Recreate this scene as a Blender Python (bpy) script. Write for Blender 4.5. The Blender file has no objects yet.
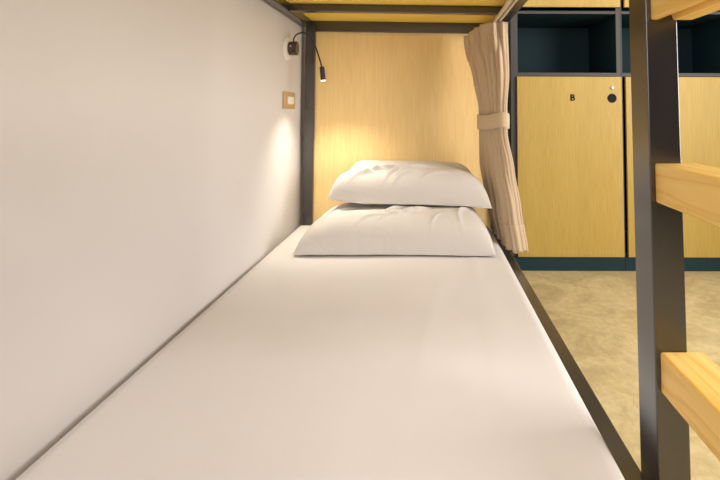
import bpy, bmesh, math, random
from mathutils import Vector, Matrix, noise
random.seed(4)
S = bpy.context.scene
COL = S.collection
ZC = 0.891                      # eye height above the floor
R = math.radians

# ------------------------------------------------------------------ materials
def mat(name, color, rough=0.5, metal=0.0, ior=1.5, spec=None, sheen=0.0):
    m = bpy.data.materials.new(name); m.use_nodes = True
    b = m.node_tree.nodes['Principled BSDF']
    b.inputs['Base Color'].default_value = (*color, 1)
    b.inputs['Roughness'].default_value = rough
    b.inputs['Metallic'].default_value = metal
    b.inputs['IOR'].default_value = ior
    if spec is not None: b.inputs['Specular IOR Level'].default_value = spec
    if sheen: b.inputs['Sheen Weight'].default_value = sheen
    return m, m.node_tree.nodes, m.node_tree.links, b

def mapped(nt, scale, rot=(0, 0, 0)):
    tc = nt.nodes.new('ShaderNodeTexCoord'); mp = nt.nodes.new('ShaderNodeMapping')
    mp.inputs['Scale'].default_value = scale; mp.inputs['Rotation'].default_value = rot
    nt.links.new(tc.outputs['Object'], mp.inputs['Vector'])
    return mp.outputs['Vector']

def noise_node(nt, vec, scale=1.0, detail=4.0, rough=0.5, dist=0.0):
    n = nt.nodes.new('ShaderNodeTexNoise')
    n.inputs['Scale'].default_value = scale; n.inputs['Detail'].default_value = detail
    n.inputs['Roughness'].default_value = rough; n.inputs['Distortion'].default_value = dist
    nt.links.new(vec, n.inputs['Vector'])
    return n.outputs['Fac']

def ramp(nt, fac, stops):
    r = nt.nodes.new('ShaderNodeValToRGB')
    el = r.color_ramp.elements
    while len(el) < len(stops): el.new(0.5)
    for e, (p, c) in zip(el, stops):
        e.position = p; e.color = (*c, 1)
    nt.links.new(fac, r.inputs['Fac'])
    return r.outputs['Color']

def bump(nt, bsdf, fac, strength, dist):
    b = nt.nodes.new('ShaderNodeBump')
    b.inputs['Strength'].default_value = strength; b.inputs['Distance'].default_value = dist
    nt.links.new(fac, b.inputs['Height']); nt.links.new(b.outputs['Normal'], bsdf.inputs['Normal'])

def mixc(nt, fac, a, b, mode='MIX'):
    m = nt.nodes.new('ShaderNodeMix'); m.data_type = 'RGBA'; m.blend_type = mode
    if isinstance(fac, float): m.inputs[0].default_value = fac
    else: nt.links.new(fac, m.inputs[0])
    for sock, v in ((m.inputs[6], a), (m.inputs[7], b)):
        if isinstance(v, tuple): sock.default_value = (*v, 1)
        else: nt.links.new(v, sock)
    return m.outputs[2]

def veneer(name, lo, hi, rough=0.45):
    """pale veneer with short fine vertical grain"""
    m, N, L, b = mat(name, hi, rough)
    nt = m.node_tree
    f1 = noise_node(nt, mapped(nt, (170, 170, 7)), 1.0, 3, 0.6)
    f2 = noise_node(nt, mapped(nt, (14, 14, .6)), 1.0, 2, 0.5)
    c1 = ramp(nt, f1, [(0.33, lo), (0.60, hi)])
    c2 = ramp(nt, f2, [(0.3, (.94, .93, .90)), (0.7, (1, 1, 1))])
    L.new(mixc(nt, 1.0, c1, c2, 'MULTIPLY'), b.inputs['Base Color'])
    bump(nt, b, f1, 0.12, 0.001)
    return m

def plywood(name, lo, hi):
    m, N, L, b = mat(name, hi, 0.5)
    nt = m.node_tree
    f1 = noise_node(nt, mapped(nt, (3, 9, 3)), 1.0, 4, 0.6, 0.4)
    L.new(ramp(nt, f1, [(0.3, lo), (0.7, hi)]), b.inputs['Base Color'])
    return m

def pine(name):
    m, N, L, b = mat(name, (.7, .4, .12), 0.42)
    nt = m.node_tree
    v = mapped(nt, (38, 2.2, 34))
    f1 = noise_node(nt, v, 1.0, 2.5, 0.45, 0.5)
    w = N.new('ShaderNodeMath'); w.operation = 'MULTIPLY'; w.inputs[1].default_value = 4.0
    L.new(f1, w.inputs[0])
    fr = N.new('ShaderNodeMath'); fr.operation = 'PINGPONG'; fr.inputs[1].default_value = 1.0
    L.new(w.outputs[0], fr.inputs[0])
    c = ramp(nt, fr.outputs[0], [(0.0, (.80, .49, .10)), (0.22, (.90, .59, .16)), (0.75, (.95, .67, .215)), (1.0, (.96, .71, .26))])
    L.new(c, b.inputs['Base Color'])
    bump(nt, b, f1, 0.1, 0.001)
    return m

def cloth(name, col, weave=900, wscale=5.0, wstr=0.25, wdist=0.01, rough=0.9):
    m, N, L, b = mat(name, col, rough, spec=0.2, sheen=0.0)
    nt = m.node_tree
    f = noise_node(nt, mapped(nt, (1, 1, 1)), wscale, 4, 0.55, 0.6)
    g = noise_node(nt, mapped(nt, (weave, weave, weave)), 1.0, 2)
    mx = N.new('ShaderNodeMath'); mx.operation = 'MULTIPLY_ADD'
    mx.inputs[1].default_value = 0.06
    L.new(g, mx.inputs[0]); L.new(f, mx.inputs[2])
    bump(nt, b, mx.outputs[0], wstr, wdist)
    return m

M = {}
M['metal'], N_, L_, b_ = mat('dark_satin_metal', (.026, .023, .023), 0.24, 0.0, 1.9)
nt = M['metal'].node_tree
bump(nt, b_, noise_node(nt, mapped(nt, (300, 300, 300)), 1.0, 2), 0.04, 0.001)
M['black_panel'], *_ = mat('black_laminate', (.016, .046, .057), 0.6, 0.0, 1.5, spec=.22)
M['grey_edge'], *_ = mat('grey_edge_band', (.070, .066, .066), 0.5)
M['veneer'] = veneer('veneer_panel', (.84, .59, .245), (.90, .67, .30))
M['door_veneer'] = veneer('veneer_locker_door', (.53, .36, .075), (.61, .43, .105))
M['ply'] = plywood('plywood_underside', (.93, .65, .115), (.96, .71, .15))
M['pine'] = pine('pine')
M['sheet'] = cloth('white_sheet', (.66, .635, .62), wscale=3.0, wstr=0.22, wdist=0.02)
M['pillow'] = cloth('white_pillowcase', (.59, .56, .52), wscale=9.0, wstr=0.35, wdist=0.012)
M['curtain'] = cloth('beige_linen', (.58, .455, .315), weave=700, wscale=20, wstr=0.1, wdist=0.004)
M['tie'] = cloth('beige_tieback', (.62, .49, .335), weave=700, wscale=20, wstr=0.08, wdist=0.003)
M['cream'], *_ = mat('cream_aluminium', (.72, .62, .48), 0.4)
M['white_plastic'], *_ = mat('white_plastic', (.82, .78, .70), 0.4)
M['gold_plate'], *_ = mat('champagne_plate', (.56, .38, .16), 0.35, 0.3)
M['lamp_body'], *_ = mat('bronze_lamp', (.07, .045, .035), 0.35, 0.3, 1.6)
M['lamp_black'], *_ = mat('black_lamp', (.015, .014, .014), 0.35)
M['chrome'], *_ = mat('chrome', (.62, .60, .56), 0.25, 1.0)
M['black'], *_ = mat('black_print', (.005, .009, .010), 0.6, spec=.2)
M['void'], *_ = mat('gap_shadow_strip', (.01, .015, .017), 0.6)
M['foam'], *_ = mat('mattress_ticking', (.6, .57, .53), 0.9)
ml, N_, L_, b_ = mat('lamp_lens', (1, .9, .75), 0.3)
b_.inputs['Emission Color'].default_value = (1.0, .80, .50, 1); b_.inputs['Emission Strength'].default_value = 6.0
M['lens'] = ml

# wall: fine plaster-like wallpaper
M['wall'], N_, L_, b_ = mat('wallpaper_cream', (.62, .59, .57), 0.85, spec=0.2)
nt = M['wall'].node_tree
bump(nt, b_, noise_node(nt, mapped(nt, (260, 260, 260)), 1.0, 4, 0.7), 0.18, 0.002)
M['plain'], *_ = mat('painted_plaster', (.70, .64, .56), 0.9)
M['dim'], *_ = mat('plaster_dark_for_reflections', (.05, .06, .065), 0.9)  # shade put into the colour of unseen walls, so the metal reflects dark
# floor: polished concrete, mottled
M['floor'], N_, L_, b_ = mat('concrete', (.5, .42, .28), 0.5, spec=0.35)
nt = M['floor'].node_tree
f1 = noise_node(nt, mapped(nt, (1, 1, 1)), 3.2, 9, 0.68, 1.2)
f2 = noise_node(nt, mapped(nt, (1, 1, 1), (0, 0, .5)), 28, 5, 0.7, 0.5)
f3 = noise_node(nt, mapped(nt, (60, 7, 10), (0, 0, .7)), 1.0, 3, 0.6, 0.3)
c1 = ramp(nt, f1, [(0.34, (.53, .43, .225)), (0.52, (.70, .59, .325)), (0.70, (.79, .69, .415))])
c2 = ramp(nt, f2, [(0.35, (.84, .82, .78)), (0.62, (1, 1, 1))])
c3 = ramp(nt, f3, [(0.30, (.93, .92, .89)), (0.45, (1, 1, 1))])
L_.new(mixc(nt, 1.0, mixc(nt, 1.0, c1, c2, 'MULTIPLY'), c3, 'MULTIPLY'), b_.inputs['Base Color'])

# ------------------------------------------------------------------ helpers
def obj(name, bm, m, parent=None, smooth=False, label=None):
    me = bpy.data.meshes.new(name)
    bm.normal_update(); bm.to_mesh(me); bm.free()
    me.materials.append(m)
    if smooth:
        for p in me.polygons: p.use_smooth = True
    o = bpy.data.objects.new(name, me); COL.objects.link(o)
    if parent is not None:
        o.parent = parent
        anc, base = parent, Vector((0, 0, 0))
        while anc is not None:
            base += anc.location; anc = anc.parent
        me.transform(Matrix.Translation(-base))
    if label: o['label'] = label
    return o

def thing(name, label, cat, loc=(0, 0, 0), group=None):
    o = bpy.data.objects.new(name, None); COL.objects.link(o)
    o.empty_display_size = 0.05
    o.location = loc; o['label'] = label; o['category'] = cat
    if group: o['group'] = group
    return o

def tag(o, label, cat, group=None):
    o['label'] = label; o['category'] = cat
    if group: o['group'] = group
    return o

def add_box(bm, x0, x1, y0, y1, z0, z1, bev=0.0, seg=2):
    t = bmesh.new()
    bmesh.ops.create_cube(t, size=1.0)
    for v in t.verts:
        v.co = Vector(((x0 + x1) / 2 + v.co.x * (x1 - x0), (y0 + y1) / 2 + v.co.y * (y1 - y0), (z0 + z1) / 2 + v.co.z * (z1 - z0)))
    if bev > 0:
        bmesh.ops.bevel(t, geom=list(t.edges), offset=bev, segments=seg, profile=0.5, affect='EDGES')
    me = bpy.data.meshes.new('tmp'); t.to_mesh(me); t.free(); bm.from_mesh(me); bpy.data.meshes.remove(me)

def bx(x0, x1, y0, y1, z0, z1, bev=0.0, seg=2):
    """box in eye-relative height"""
    bm = bmesh.new(); add_box(bm, x0, x1, y0, y1, z0 + ZC, z1 + ZC, bev, seg); return bm

def cyl(p0, p1, r0, r1=None, seg=28, bev=0.0):
    r1 = r0 if r1 is None else r1
    p0, p1 = Vector(p0), Vector(p1)
    bm = bmesh.new()
    d = p1 - p0
    bmesh.ops.create_cone(bm, cap_ends=True, segments=seg, radius1=r0, radius2=r1, depth=d.length)
    if bev > 0:
        ed = [e for e in bm.edges if len(e.link_faces) == 2 and any(len(f.verts) > 4 for f in e.link_faces)]
        bmesh.ops.bevel(bm, geom=ed, offset=bev, segments=2, profile=0.5, affect='EDGES')
    q = Vector((0, 0, 1)).rotation_difference(d.normalized())
    bmesh.ops.transform(bm, matrix=Matrix.Translation((p0 + p1) / 2 + Vector((0, 0, ZC))) @ q.to_matrix().to_4x4(), verts=bm.verts)
    return bm

def tube(pts, r, seg=10, closed=False):
    bm = bmesh.new(); rings = []
    pts = [Vector(p) for p in pts]; n = len(pts)
    up = Vector((0, 1, 0.05)).normalized()
    for i, p in enumerate(pts):
        if closed: t = (pts[(i + 1) % n] - pts[i - 1]).normalized()
        else: t = (pts[min(i + 1, n - 1)] - pts[max(i - 1, 0)]).normalized()
        a = up.cross(t)
        if a.length < 1e-4: a = Vector((1, 0, 0)).cross(t)
        a.normalize(); b = t.cross(a)
        rings.append([bm.verts.new(p + (a * math.cos(2 * math.pi * k / seg) + b * math.sin(2 * math.pi * k / seg)) * r + Vector((0, 0, ZC))) for k in range(seg)])
    m = n if closed else n - 1
    for i in range(m):
        A, B = rings[i], rings[(i + 1) % n]
        for k in range(seg):
            bm.faces.new((A[k], A[(k + 1) % seg], B[(k + 1) % seg], B[k]))
    if not closed:
        bm.faces.new(rings[0][::-1]); bm.faces.new(rings[-1])
    return bm

def catmull(ps, k):
    ps = [Vector(p) for p in ps]; out = []
    P = [ps[0] * 2 - ps[1]] + ps + [ps[-1] * 2 - ps[-2]]
    for i in range(1, len(P) - 2):
        for j in range(k):
            t = j / k
            a, b, c, d = P[i - 1], P[i], P[i + 1], P[i + 2]
            out.append(0.5 * ((2 * b) + (c - a) * t + (2 * a - 5 * b + 4 * c - d) * t * t + (3 * b - a - 3 * c + d) * t ** 3))
    out.append(ps[-1]); return out

def struct(name, bm, m):
    o = obj(name, bm, m); o['kind'] = 'structure'; return o

# ------------------------------------------------------------------ the room
XW, XR, YF, YB, H = -0.622, 2.35, -2.3, 3.30, 2.65
def rb(x0, x1, y0, y1, z0, z1):
    bm = bmesh.new(); add_box(bm, x0, x1, y0, y1, z0, z1); return bm
struct('floor', rb(XW - .1, XR + .1, YF - .1, YB + .1, -0.1, 0.0), M['floor'])
struct('ceiling', rb(XW - .1, XR + .1, YF - .1, YB + .1, H, H + .1), M['plain'])
struct('wall_left', rb(XW - .1, XW, YF, YB, 0, H), M['wall'])
struct('wall_right', rb(XR, XR + .1, YF, YB, 0, H), M['dim'])
struct('wall_back', rb(XW, XR, YB, YB + .1, 0, H), M['plain'])
struct('wall_front', rb(XW, XR, YF - .1, YF, 0, H), M['dim'])

# ------------------------------------------------------------------ bunk bed
YH0, YH1 = 2.33, 2.385           # head posts
YT0, YT1 = 0.20, 0.255           # foot posts
bed = thing('bunk_bed', 'dark metal bunk bed frame standing against the cream wall, with yellow wood headboard', 'bunk bed', (-0.13, 1.3, 0))
for x0, x1 in ((-.600, -.553), (.305, .36)):
    for y0, y1 in ((YH0, YH1), (YT0, YT1)):
        obj('bed_post', bx(x0, x1, y0, y1, -ZC, 1.05, .003), M['metal'], bed)
hp = obj('headboard', bx(-.553, .305, 2.352, 2.370, -.62, .405, .001), M['veneer'], bed, label='yellow wood headboard panel')
# lower tier
obj('side_rail', bx(.312, .36, YT1, YH0, -.665, -.600, .003), M['metal'], bed)
obj('side_rail', bx(-.612, -.572, YT1, YH0, -.735, -.675, .003), M['metal'], bed)
obj('bed_base', bx(-.605, .311, YT0 + .06, YH0 - .002, -.674, -.662, .001), M['ply'], bed, label='plywood bed base')
for y in (.6, 1.15, 1.7):
    obj('cross_bar', bx(-.572, .32, y, y + .04, -.712, -.675, .002), M['metal'], bed)
# upper tier: hangs a touch lower on the aisle side
TILT = 0.0105
def lower(bm):
    for v in bm.verts: v.co.z -= (v.co.x + .58) * TILT
    return bm
ZU = .412
obj('side_rail', lower(bx(-.612, -.572, YT1, YH0, ZU, ZU + .075, .003)), M['metal'], bed)
obj('side_rail', lower(bx(.318, .36, YT1, YH0, ZU, ZU + .075, .003)), M['metal'], bed)
obj('upper_base', lower(bx(-.571, .317, YT0 + .06, YH1 - .02, ZU + .033, ZU + .048, .001)), M['ply'], bed, label='plywood underside of the upper bunk')
for y in (.42, .80, 1.18, 1.57, 1.95):
    obj('cross_bar', lower(bx(-.572, .318, y, y + .035, ZU + .0005, ZU + .030, .003)), M['metal'], bed)
obj('end_rail', lower(bx(-.553, .305, YH0 + .002, YH0 + .019, ZU - .019, ZU + .0325, .003)), M['metal'], bed)
obj('end_rail', lower(bx(-.553, .305, YT0, YT0 + .05, ZU - .006, ZU + .032, .004)), M['metal'], bed)
obj('end_rail', bx(-.553, .305, YT0, YT0 + .05, -.70, -.66, .003), M['metal'], bed)

# ------------------------------------------------------------------ ladder
lad = thing('bunk_ladder', 'black steel ladder with thick pine rungs standing against the open side of the bed', 'ladder', (.39, .55, 0))
LX0, LX1, LY = .3645, .4170, .795
LEAN = .007                       # the ladder leans in slightly towards the upper bunk
def leaned(bm):
    for v in bm.verts: v.co.x -= (v.co.z - ZC) * LEAN
    return bm
for y0, y1 in ((LY, LY + .066), (.30, .366)):
    obj('ladder_post', leaned(bx(LX0, LX1, y0, y1, -ZC, .98, .0018)), M['metal'], lad)
def rung(zb):
    """pine tread with a groove along its underside"""
    x0, x1, zt = .373, .4435, zb + .064
    prof = [(x0, zb), (x0 + .011, zb), (x0 + .014, zb + .009), (x0 + .034, zb + .009), (x0 + .037, zb + .0), (x1, zb), (x1, zt), (x0, zt)]
    bm = bmesh.new(); A = [bm.verts.new((x, LY - .001, z + ZC)) for x, z in prof]; B = [bm.verts.new((x, .367, z + ZC)) for x, z in prof]
    n = len(prof)
    for i in range(n): bm.faces.new((A[i], B[i], B[(i + 1) % n], A[(i + 1) % n]))
    bm.faces.new(A[::-1]); bm.faces.new(B)
    bmesh.ops.recalc_face_normals(bm, faces=bm.faces)
    ed = [e for e in bm.edges if abs(e.verts[0].co.y - e.verts[1].co.y) > .1 and min(abs(e.verts[0].co.x - x0), abs(e.verts[0].co.x - x1)) < 1e-4]
    bmesh.ops.bevel(bm, geom=ed, offset=.0035, segments=3, profile=.5, affect='EDGES')
    return leaned(bm)
for zb in (-.751, -.449, -.1470, .155, .457, .759):
    o = obj('ladder_rung', rung(zb), M['pine'], lad)

# ------------------------------------------------------------------ mattress
def mattress_bm(x0, x1, y0, y1, z0, z1, r=.022, bottom=True):
    bm = bmesh.new(); nx, ny = 60, 130
    def prof(u, a, b):
        return a + (b - a) * u
    top = {}
    for i in range(nx + 1):
        for j in range(ny + 1):
            x = prof(i / nx, x0, x1); y = prof(j / ny, y0, y1)
            d = min(x - x0, x1 - x, y - y0, y1 - y)
            z = z1
            if d < r:
                q = 1 - d / r; z = z1 - r * (1 - math.sqrt(max(0, 1 - q * q)))
            else:
                k = min(1, (d - r) / .05)
                p = Vector((x * 2.3 + .3 * y, y * 1.3, 1.7))
                z += k * (.0022 * noise.noise(p) + .0012 * noise.noise(Vector((x * 9 + 2.0 * y, y * 2.0, 5.2))))
                # faint pulled creases running down the sheet
                z += k * .0012 * math.exp(-((x - .10 - .05 * y - .02 * math.sin(3 * y)) / .012) ** 2)
                z += k * .0010 * math.exp(-((x + .12 - .10 * y) / .014) ** 2) * (1 if y < 1.6 else .3)
                z += k * .0010 * math.exp(-((x - .22 + .03 * y) / .010) ** 2)
            top[i, j] = bm.verts.new((x, y, z + ZC))
    for i in range(nx):
        for j in range(ny):
            bm.faces.new((top[i, j], top[i + 1, j], top[i + 1, j + 1], top[i, j + 1]))
    loop = [(i, 0) for i in range(nx)] + [(nx, j) for j in range(ny)] + [(i, ny) for i in range(nx, 0, -1)] + [(0, j) for j in range(ny, 0, -1)]
    low = [bm.verts.new((top[k].co.x, top[k].co.y, z0 + ZC)) for k in loop]
    n = len(loop)
    for k in range(n):
        bm.faces.new((top[loop[k]], low[k], low[(k + 1) % n], top[loop[(k + 1) % n]]))
    if bottom: bm.faces.new(low[::-1])
    bmesh.ops.recalc_face_normals(bm, faces=bm.faces)
    return bm
mt = thing('mattress', 'single mattress made up with a smooth white fitted sheet on the lower bunk', 'mattress', (-.16, 1.3, ZC - .66))
obj('mattress_core', bx(-.608, .294, .275, 2.312, -.660, -.549, .015), M['foam'], mt)
sheet = obj('fitted_sheet', mattress_bm(-.617, .303, .268, 2.322, -.645, -.538, bottom=False), M['sheet'], mt, smooth=True, label='white fitted sheet')

# ------------------------------------------------------------------ pillows
def pillow_bm(W, D, T, seed, power=3.0, ex=.5, base=.24, back=1.0, drop=0.0, pl=None, pr=None, folds=()):
    """soft case: corners pulled out, edges pinched to a seam; local x across, y deep, z up (base at z=0)"""
    bm = bmesh.new(); nx, ny = 260, 170
    def shape(u, v):
        sx = (1 - .030 * (1 - v * v) ** 1.5) * (1 + (back - 1) * (v + 1) / 2)   # sides draw in between the corners
        sy = 1 - .045 * (1 - u * u) ** 1.5
        return u * sx * W / 2, v * sy * D / 2
    def thick(u, v):
        return max(0.0, (1 - abs(u) ** ((pl if u < 0 else pr) or power)) * (1 - abs(v) ** power)) ** ex
    top, bot = {}, {}
    for i in range(nx + 1):
        for j in range(ny + 1):
            u = -math.cos(math.pi * i / nx); v = -math.cos(math.pi * j / ny)     # finer near the edges
            x, y = shape(u, v); t = thick(u, v)
            p = Vector((x * 5 + seed, y * 7, seed * 1.7))
            n = noise.noise(p) * .010 + noise.noise(p * 2.4) * .005 + noise.noise(p * 5.1) * .0015
            w = 0
            for (fx, fy, dx, dy, wd, amp, ln) in folds:
                L = math.hypot(dx, dy); ax, ay = dx / L, dy / L
                al = (x - fx) * ax + (y - fy) * ay; ac = -(x - fx) * ay + (y - fy) * ax
                ac += 3.0 * al * al
                w += 1.7 * amp * math.exp(-(ac / wd) ** 2) * math.exp(-(al / ln) ** 2)
            e = i in (0, nx) or j in (0, ny)
            z0 = T * base * (1 - drop * max(0, -v) ** 3)
            if e: z0 += .004 * noise.noise(Vector((x * 14, y * 14, seed)))
            top[i, j] = bm.verts.new((x, y, z0 + t * (T - z0 + n + w)))
            bot[i, j] = top[i, j] if e else bm.verts.new((x, y, z0 * (1 - t ** .8)))
    for i in range(nx):
        for j in range(ny):
            bm.faces.new((top[i, j], top[i + 1, j], top[i + 1, j + 1], top[i, j + 1]))
            bm.faces.new((bot[i, j], bot[i, j + 1], bot[i + 1, j + 1], bot[i + 1, j]))
    rim = [top[i, 0].co.copy() for i in range(nx)] + [top[nx, j].co.copy() for j in range(ny)] + [top[i, ny].co.copy() for i in range(nx, 0, -1)] + [top[0, j].co.copy() for j in range(ny, 0, -1)]
    bmesh.ops.recalc_face_normals(bm, faces=bm.faces)
    return bm, rim

def place_pillow(label, W, D, T, seed, mtx, bend, **kw):
    bm, rim = pillow_bm(W, D, T, seed, **kw)
    for v in bm.verts: v.co = mtx @ bend(v.co)
    rim = [mtx @ bend(c) for c in rim]
    loc = mtx @ Vector((0, 0, 0))
    root = thing('pillow', label, 'pillow', loc, 'pillows at the head of the lower bunk')
    obj('pillowcase', bm, M['pillow'], root, smooth=True)
    obj('seam', tube([c - Vector((0, 0, ZC)) for c in rim[::2]], .0018, 6, closed=True), M['pillow'], root, smooth=True)
    return root

zt = ZC - .538
place_pillow('white pillow lying flat on the sheet, in front of and under the other pillow', .750, .45, .136, 3.1,
    Matrix.Translation((-.122, 2.030, zt + .003)), lambda c: c, power=5.0, ex=.55, pl=6.0, pr=11.0, base=.22, drop=.80, back=.95,
    folds=[(.08, -.05, 1, .9, .007, .010, .06), (.04, -.09, 1, .75, .006, .009, .05), (.00, -.02, 1, .8, .008, .009, .08), (-.02, -.12, 1, .7, .006, .008, .05), (-.25, -.05, .6, 1, .009, .006, .07), (.25, -.08, .3, 1, .010, .006, .1), (-.10, -.14, 1, .5, .006, .006, .06), (.15, -.15, .5, 1, .006, .005, .05)])
def bend_back(c):
    # the rear edge turns up against the headboard, the aisle side sags a little
    k = max(0, c.y + .10)
    return Vector(((c.x if c.x > 0 else c.x * .955) + .004, c.y - .2 * k * k, c.z + .50 * k * k - .016 * (c.x + .1) + .10 * max(0, -c.x - .20) - .35 * max(0, c.x - .20) ** 1.5 * (1 if c.y > 0 else .5)))
place_pillow('white pillow resting on the other pillow and leaning against the yellow headboard', .69, .37, .142, 8.4,
    Matrix.Translation((-.085, 2.180, zt + .149)), bend_back, power=5.0, ex=.52, pl=9.0, pr=9.0, base=.20, drop=.6, back=.86,
    folds=[(-.10, -.06, 1, .50, .007, .013, .06), (-.05, -.10, 1, .6, .007, .014, .06), (.02, -.06, 1, .5, .007, .011, .08), (-.20, -.13, 1, .35, .007, .010, .05), (-.15, -.10, 1, .5, .006, .011, .05), (-.02, -.13, 1, .45, .006, .009, .06), (.12, .02, 1, -.3, .012, .005, .1), (.10, -.13, 1, .3, .007, .006, .06), (-.24, -.06, .5, 1, .008, .007, .06)])

# ------------------------------------------------------------------ curtain + track
tr = thing('curtain_track', 'cream curtain track running along the inside of the upper bunk rail', 'curtain track', (.296, 1.3, ZC + .40))
bm = bmesh.new()
for xa, xb, za, zb in ((.284, .312, .3985, .4022), (.284, .2875, .3885, .3985), (.3085, .312, .3885, .3985), (.2875, .293, .3885, .391), (.303, .3085, .3885, .391)):
    add_box(bm, xa, xb, .30, 2.31, za + ZC, zb + ZC, .0006, 1)
obj('rail_channel', bm, M['cream'], tr)
for y in (2.06, 2.13, 2.20, 2.27):
    obj('glider', bx(.2945, .3015, y - .006, y + .006, .3875, .398, .001), M['white_plastic'], tr)

cur = thing('curtain', 'beige pleated curtain gathered and tied back at the head of the lower bunk', 'curtain', (.30, 2.10, ZC - .57))
# plan of the cloth at several heights, from the aisle side towards the headboard: (z, [(x, y)...], pleat depth)
KEY = [
    (.386, [(.339, 2.035), (.300, 2.030), (.256, 2.038), (.224, 2.120), (.196, 2.200), (.172, 2.280)], .007),
    (.330, [(.337, 2.035), (.302, 2.030), (.262, 2.045), (.230, 2.115), (.204, 2.195), (.180, 2.280)], .010),
    (.150, [(.338, 2.020), (.312, 2.015), (.285, 2.045), (.258, 2.100), (.236, 2.165), (.220, 2.235)], .010),
    (.020, [(.330, 2.025), (.313, 2.030), (.293, 2.060), (.273, 2.100), (.255, 2.145), (.238, 2.190)], .008),
    (-.090, [(.332, 2.025), (.314, 2.030), (.294, 2.060), (.274, 2.100), (.256, 2.145), (.238, 2.195)], .007),
    (-.230, [(.356, 2.010), (.336, 2.005), (.310, 2.030), (.288, 2.090), (.266, 2.170), (.248, 2.255)], .009),
    (-.400, [(.382, 1.995), (.358, 1.985), (.334, 1.990), (.312, 2.060), (.294, 2.170), (.278, 2.285)], .010),
    (-.570, [(.406, 1.985), (.380, 1.972), (.354, 1.968), (.336, 2.020), (.326, 2.150), (.320, 2.290)], .009),
]
NS, NV, NP = 380, 90, 12
def plan(z):
    ks = KEY
    for a, b in zip(ks, ks[1:]):
        if b[0] <= z <= a[0]:
            t = (a[0] - z) / (a[0] - b[0]); t = t * t * (3 - 2 * t) * .5 + t * .5
            return [(p[0] + (q[0] - p[0]) * t, p[1] + (q[1] - p[1]) * t) for p, q in zip(a[1], b[1])], a[2] + (b[2] - a[2]) * t
    return ks[-1][1], ks[-1][2]
def sag(s, z):
    return -.030 * max(0, (s - .50) / .50) ** 1.6 * max(0, min(1, (z - .1) / .25))
bm = bmesh.new(); grid = []
for r in range(NV + 1):
    z = .386 - (.386 + .563) * r / NV
    P, amp = plan(z)
    c = catmull([(x, y, 0) for x, y in P], 60)
    row = []
    for k in range(NS + 1):
        s = k / NS
        f = s * (len(c) - 1); i = min(int(f), len(c) - 2); p = c[i].lerp(c[i + 1], f - i)
        t = (c[i + 1] - c[i]).normalized(); nrm = Vector((t.y, -t.x, 0))
        ph = 2 * math.pi * (NP * s + .40 * math.sin(7 * s + .6) + .16 * math.sin(19 * s + 1.0) + .06 * math.sin(5 * z + 4 * s))
        if z > .25:   # pinch pleats at the heading: fewer, flatter folds
            q = min(1, (z - .25) / .10)
            w = (1 - q) * math.sin(ph) + q * (abs(math.sin(ph * .25 + .3)) ** .5 * 2 - 1)
        else:
            w = math.sin(ph) + .30 * math.sin(.5 * ph + .8 + 3 * z)
        var = .95 + 1.0 * noise.noise(Vector((s * 9, z * 1.2, 2.2)))
        q = p + nrm * (w * amp * var) + t * (amp * .5 * math.cos(ph))
        hem = -.004 * math.sin(ph * .5) * (r / NV) ** 6
        row.append(bm.verts.new((q.x, q.y, z + ZC + sag(s, z) + hem)))
    grid.append(row)
for r in range(NV):
    for k in range(NS):
        bm.faces.new((grid[r][k], grid[r][k + 1], grid[r + 1][k + 1], grid[r + 1][k]))
HEM = [[v.co.copy() for v in row] for row in grid]
cp = obj('curtain_panel', bm, M['curtain'], cur, smooth=True)
sd = cp.modifiers.new('thickness', 'SOLIDIFY'); sd.thickness = .0018; sd.offset = 0
# stitched double hem at the foot
bm = bmesh.new()
r0 = next(r for r in range(NV + 1) if .386 - .949 * r / NV < -.452)
hv = [[bm.verts.new(c) for c in HEM[r]] for r in range(r0, NV + 1)]
for a, b in zip(hv, hv[1:]):
    for k in range(NS): bm.faces.new((a[k], a[k + 1], b[k + 1], b[k]))
hem_ = obj('hem', bm, M['curtain'], cp, smooth=True)
sd = hem_.modifiers.new('thickness', 'SOLIDIFY'); sd.thickness = .0055; sd.offset = 0
# tieback
A, B = Vector((.3325, 2.022, 0)), Vector((.2365, 2.196, 0))
ctr, ax = (A + B) / 2, (B - A) / 2; n2 = Vector((-ax.y, ax.x, 0)).normalized() * .036
bm = bmesh.new(); rings = []
for (z, off) in ((-.008, 0), (-.012, .0015), (-.040, .0025), (-.068, .0015), (-.073, 0)):
    rr = []
    for k in range(64):
        a = 2 * math.pi * k / 64
        ca = math.copysign(abs(math.cos(a)) ** .8, math.cos(a)); sa = math.copysign(abs(math.sin(a)) ** .8, math.sin(a))
        p = ctr + ax * (ca * (1 + off * 6)) + n2 * (sa * (1 + off * 20))
        rr.append(bm.verts.new((p.x, p.y, z + ZC + .004 * math.sin(a * 3) - .006 * ca)))
    rings.append(rr)
for a, b in zip(rings, rings[1:]):
    for k in range(64): bm.faces.new((a[k], a[(k + 1) % 64], b[(k + 1) % 64], b[k]))
tb = obj('tieback', bm, M['tie'], cur, smooth=True, label='flat beige fabric tieback')
sd = tb.modifiers.new('thickness', 'SOLIDIFY'); sd.thickness = .002; sd.offset = 1

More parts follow.
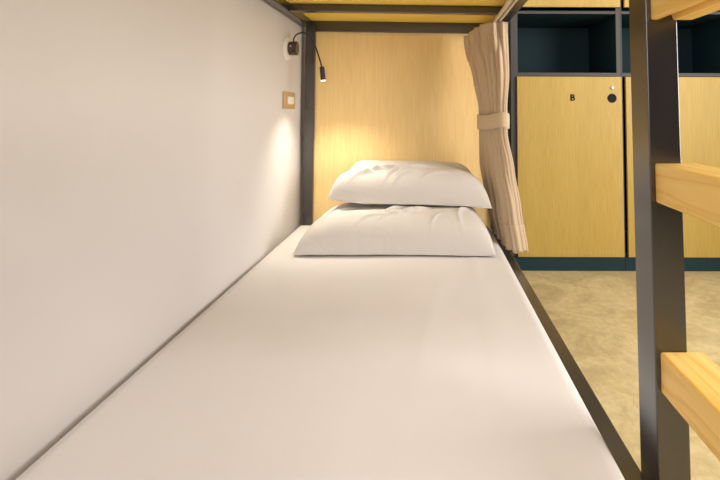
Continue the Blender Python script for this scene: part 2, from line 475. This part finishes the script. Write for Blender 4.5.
# ------------------------------------------------------------------ reading lamp
YL_, ZL_ = 2.105, .278
lamp = thing('reading_lamp', 'small bronze gooseneck reading lamp, lit, on a white disc on the cream wall', 'lamp', (XW, YL_, ZC + ZL_))
obj('wall_disc', cyl((XW, YL_ - .012, ZL_ - .004), (XW + .010, YL_ - .012, ZL_ - .004), .052, .050, 40, .002), M['white_plastic'], lamp, label='white plastic wall disc')
body = obj('lamp_base', cyl((XW + .010, YL_, ZL_), (XW + .046, YL_, ZL_), .0305, None, 40, .003), M['lamp_body'], lamp)
obj('switch', bx(XW + .030, XW + .040, YL_ - .036, YL_ - .029, ZL_ - .022, ZL_ - .010, .002), M['lamp_black'], body)
obj('screw', cyl((XW + .024, YL_ - .0305, ZL_ + .006), (XW + .024, YL_ - .0325, ZL_ + .006), .004, None, 12), M['chrome'], body)
G = [(XW + .028, YL_, ZL_ + .028), (XW + .029, YL_, ZL_ + .044), (XW + .044, YL_ - .004, ZL_ + .062), (XW + .076, YL_ - .010, ZL_ + .068), (XW + .104, YL_ - .012, ZL_ + .050), (XW + .128, YL_ - .012, ZL_ + .006), (XW + .148, YL_ - .012, ZL_ - .052), (XW + .158, YL_ - .012, ZL_ - .086)]
obj('gooseneck', tube(catmull(G, 8), .0034, 10), M['lamp_black'], lamp, smooth=True)
hd = Vector((.007, -.001, -.058)).normalized()
h0 = Vector(G[-1]) - hd * .004
head = obj('lamp_head', cyl(h0, h0 + hd * .060, .0105, .0115, 28, .0015), M['lamp_black'], lamp)
obj('lens', cyl(h0 + hd * .0602, h0 + hd * .0622, .0095, None, 24), M['lens'], head, label='glowing lamp lens')

# ------------------------------------------------------------------ switch plate
pl = thing('switch_plate', 'champagne coloured switch plate with white rockers on the cream wall below the lamp', 'switch', (XW, 2.135, ZC + .048))
obj('face_plate', bx(XW, XW + .008, 2.052, 2.222, .012, .086, .003), M['gold_plate'], pl)
obj('rocker_surround', bx(XW + .008, XW + .0095, 2.100, 2.190, .032, .066, .0005, 1), M['white_plastic'], pl, label='white module')
for k in range(3):
    y = 2.104 + k * .0285
    obj('rocker', bx(XW + .0095, XW + .0125, y, y + .0255, .035, .063, .001), M['white_plastic'], pl, label='white rocker')

# ------------------------------------------------------------------ lockers
YK = 2.75                         # locker fronts
PX = YK / 480.0
def lx(px): return (px - 428) * PX
def lz(py):
    k = (py - (112 - 480 * math.tan(R(3.0)))) / 480.0
    return YK * (math.sin(R(3.0)) - k * math.cos(R(3.0))) / (math.cos(R(3.0)) + k * math.sin(R(3.0)))
ZT = H - ZC - .35                 # top of the locker run
z_plinth, z_door, z_sh0, z_sh1 = lz(257), lz(76.2), lz(75.5), lz(72.0)
z_top0, z_top1, z_up = lz(12.8), lz(10.2), lz(6.5)
def locker(xa, xb, st_l, st_r, dxa, dxb, label, letter):
    t = thing('locker', label, 'locker', ((xa + xb) / 2, YK + .25, 0), 'lockers at the end of the aisle')
    D = YK + .50
    fy = YK + .018                # doors lie over the frame front
    obj('side_panel', bx(xa, xa + st_l, fy, D, z_plinth + .001, ZT, .001), M['black_panel'], t)
    obj('side_panel', bx(xb - st_r, xb, fy, D, z_plinth + .001, ZT, .001), M['black_panel'], t)
    obj('stile', bx(xa, xa + st_l, fy - .003, fy, z_plinth + .002, ZT, .0006), M['grey_edge'], t, label='grey edge strip')
    obj('stile', bx(xb - st_r, xb, fy - .003, fy, z_plinth + .002, ZT, .0006), M['grey_edge'], t, label='grey edge strip')
    i0, i1 = xa + st_l, xb - st_r
    obj('back_panel', bx(i0, i1, D - .012, D - .002, z_plinth + .03, ZT, 0), M['black_panel'], t)
    for a, b in ((z_sh0 - .005, z_sh1), (z_top0, z_top1 + .004), (ZT - .02, ZT), (z_plinth + .001, z_plinth + .02)):
        sh = obj('shelf', bx(i0, i1, fy, D - .012, a, b, .0005), M['black_panel'], t)
    for a, b in ((z_sh0, z_sh1), (z_top0, z_top1)):
        obj('shelf_edge', bx(i0, i1, fy - .003, fy, a, b, .0005), M['grey_edge'], t, label='grey edge strip')
    obj('plinth', bx(xa, xb, YK + .004, D, -ZC, z_plinth, .001), M['black_panel'], t)
    dr = obj('door', bx(dxa, dxb, YK - .003, fy - .0035, z_plinth + .003, z_door, .0012), M['door_veneer'], t)
    up = obj('upper_door', bx(dxa + .0, dxb, YK - .003, fy - .0035, z_up, ZT - .004, .0012), M['door_veneer'], t)
    hx, hz = dxb - (622 - 612) * PX, lz(97.6)
    fh = cyl((hx, YK - .005, hz), (hx, YK - .003, hz), .0262, None, 40)
    obj('finger_hole', fh, M['black'], dr, label='round black finger hole')
    kz = lz(87.2); kx = hx + .003
    k = obj('cam_lock', cyl((kx, YK - .012, kz), (kx, YK - .003, kz), .0085, None, 24, .0015), M['chrome'], dr, label='small chrome lock')
    if letter:
        bm = bmesh.new(); px = PX * .97
        cx, cz, h, st = lx(570.2), lz(100.3), 6.7 * px, 1.65 * px
        def solid(poly):
            a = [bm.verts.new((cx + u, YK - .0042, ZC + cz + v)) for u, v in poly]; b = [bm.verts.new((cx + u, YK - .0030, ZC + cz + v)) for u, v in poly]
            m_ = len(poly); bm.faces.new(a); bm.faces.new(b[::-1])
            for q in range(m_): bm.faces.new((a[q], b[q], b[(q + 1) % m_], a[(q + 1) % m_]))
        solid([(0, 0), (st, 0), (st, h), (0, h)])
        def bowl(z0, z1, xr):
            r = (z1 - z0) / 2; zc = (z0 + z1) / 2; ri = r - st * .5
            out = [(st * .9, z0), (xr - r, z0)] + [(xr - r + r * math.sin(a * math.pi / 10), zc - r * math.cos(a * math.pi / 10)) for a in range(1, 10)] + [(xr - r, z1), (st * .9, z1)]
            rr = r - st * .82
            inn = [(st * .9, zc - rr), (xr - r, zc - rr)] + [(xr - r + rr * math.sin(a * math.pi / 10), zc - rr * math.cos(a * math.pi / 10)) for a in range(1, 10)] + [(xr - r, zc + rr), (st * .9, zc + rr)]
            for q in range(len(out) - 1): solid([out[q], out[q + 1], inn[q + 1], inn[q]])
        bowl(0, h * .56, 4.9 * px); bowl(h * .46, h, 4.5 * px)
        bmesh.ops.recalc_face_normals(bm, faces=bm.faces)
        obj('letter', bm, M['black'], dr, label='black capital letter B')
    return t
locker(lx(511.5), lx(622.6), .040, .026, lx(517.2), lx(621.8), 'yellow wood locker marked with a black letter B, nearest the curtain', 'B')
locker(lx(622.9), lx(744), .006, .02, lx(626), lx(740), 'yellow wood locker without a visible letter, partly hidden behind the black ladder', None)

# ------------------------------------------------------------------ light
E1, E3, E4, E5, E6, E7 = 9, 3.4, 13, 66, 37, 17.5
def area(name, loc, rot, sx, sy, power, col):
    l = bpy.data.lights.new(name, 'AREA'); l.shape = 'RECTANGLE'; l.size = sx; l.size_y = sy; l.energy = power; l.color = col
    o = bpy.data.objects.new(name, l); COL.objects.link(o); o.location = loc; o.rotation_euler = rot
    return o
area('aisle_ceiling_fill', (1.25, 1.6, H - .03), (0, 0, 0), .9, 1.4, E1, (1.0, .94, .90))  # unseen overhead fill added for the aisle, no fixture behind it
fl = area('bed_foot_fill', (-.05, -1.1, H - .06), (R(42), 0, 0), .5, .3, E3, (1.0, .95, .93)); fl.data.spread = R(52)  # added narrow fill, out of view, brightens the near end of the mattress
area('aisle_side_fill', (XR - .03, 1.5, 1.35), (R(90), 0, R(90)), 1.4, 1.4, E4, (1.0, .95, .94))  # weak unseen fill added from the aisle side
area('entry_side_fill', (XR - .03, .5, 1.35), (R(90), 0, R(90)), 1.4, 1.4, E5, (1.0, .935, .89))  # main side fill, added out of view to light the left wall and bed
area('behind_camera_fill', (-.02, YF + .05, 1.6), (R(90), 0, 0), 1.1, 1.3, E6, (1.0, .95, .95))  # soft fill added behind the camera for headboard and pillows
sp = bpy.data.lights.new('reading_lamp_beam', 'SPOT'); sp.energy = E7; sp.color = (1.0, .92, .78); sp.spot_size = R(118); sp.spot_blend = 1.0; sp.shadow_soft_size = .012
so = bpy.data.objects.new('reading_lamp_beam', sp); COL.objects.link(so)
so.location = h0 + hd * .066 + Vector((0, 0, ZC)); so.rotation_euler = hd.to_track_quat('-Z', 'Y').to_euler()

w = bpy.data.worlds.new('world'); S.world = w; w.use_nodes = True
w.node_tree.nodes['Background'].inputs['Color'].default_value = (1, .93, .86, 1)
w.node_tree.nodes['Background'].inputs['Strength'].default_value = 0.0

# ------------------------------------------------------------------ camera
cam = bpy.data.cameras.new('camera'); co = bpy.data.objects.new('camera', cam); COL.objects.link(co)
cam.sensor_width = 36; cam.lens = 24.0; cam.clip_start = .02
PITCH = R(3.0); ROLL = R(0.2)
cam.shift_x = -(428 - 360) / 720.0
cam.shift_y = (112 - 480 * math.tan(PITCH) - 240) / 720.0
co.matrix_world = Matrix.Translation((0, 0, ZC)) @ Matrix.Rotation(R(90) + PITCH, 4, 'X') @ Matrix.Rotation(ROLL, 4, 'Z')
S.camera = co
S.view_settings.view_transform = 'Standard'; S.view_settings.look = 'None'
S.view_settings.gamma = 1.0; S.view_settings.use_curve_mapping = False
S.view_settings.exposure = 0.07
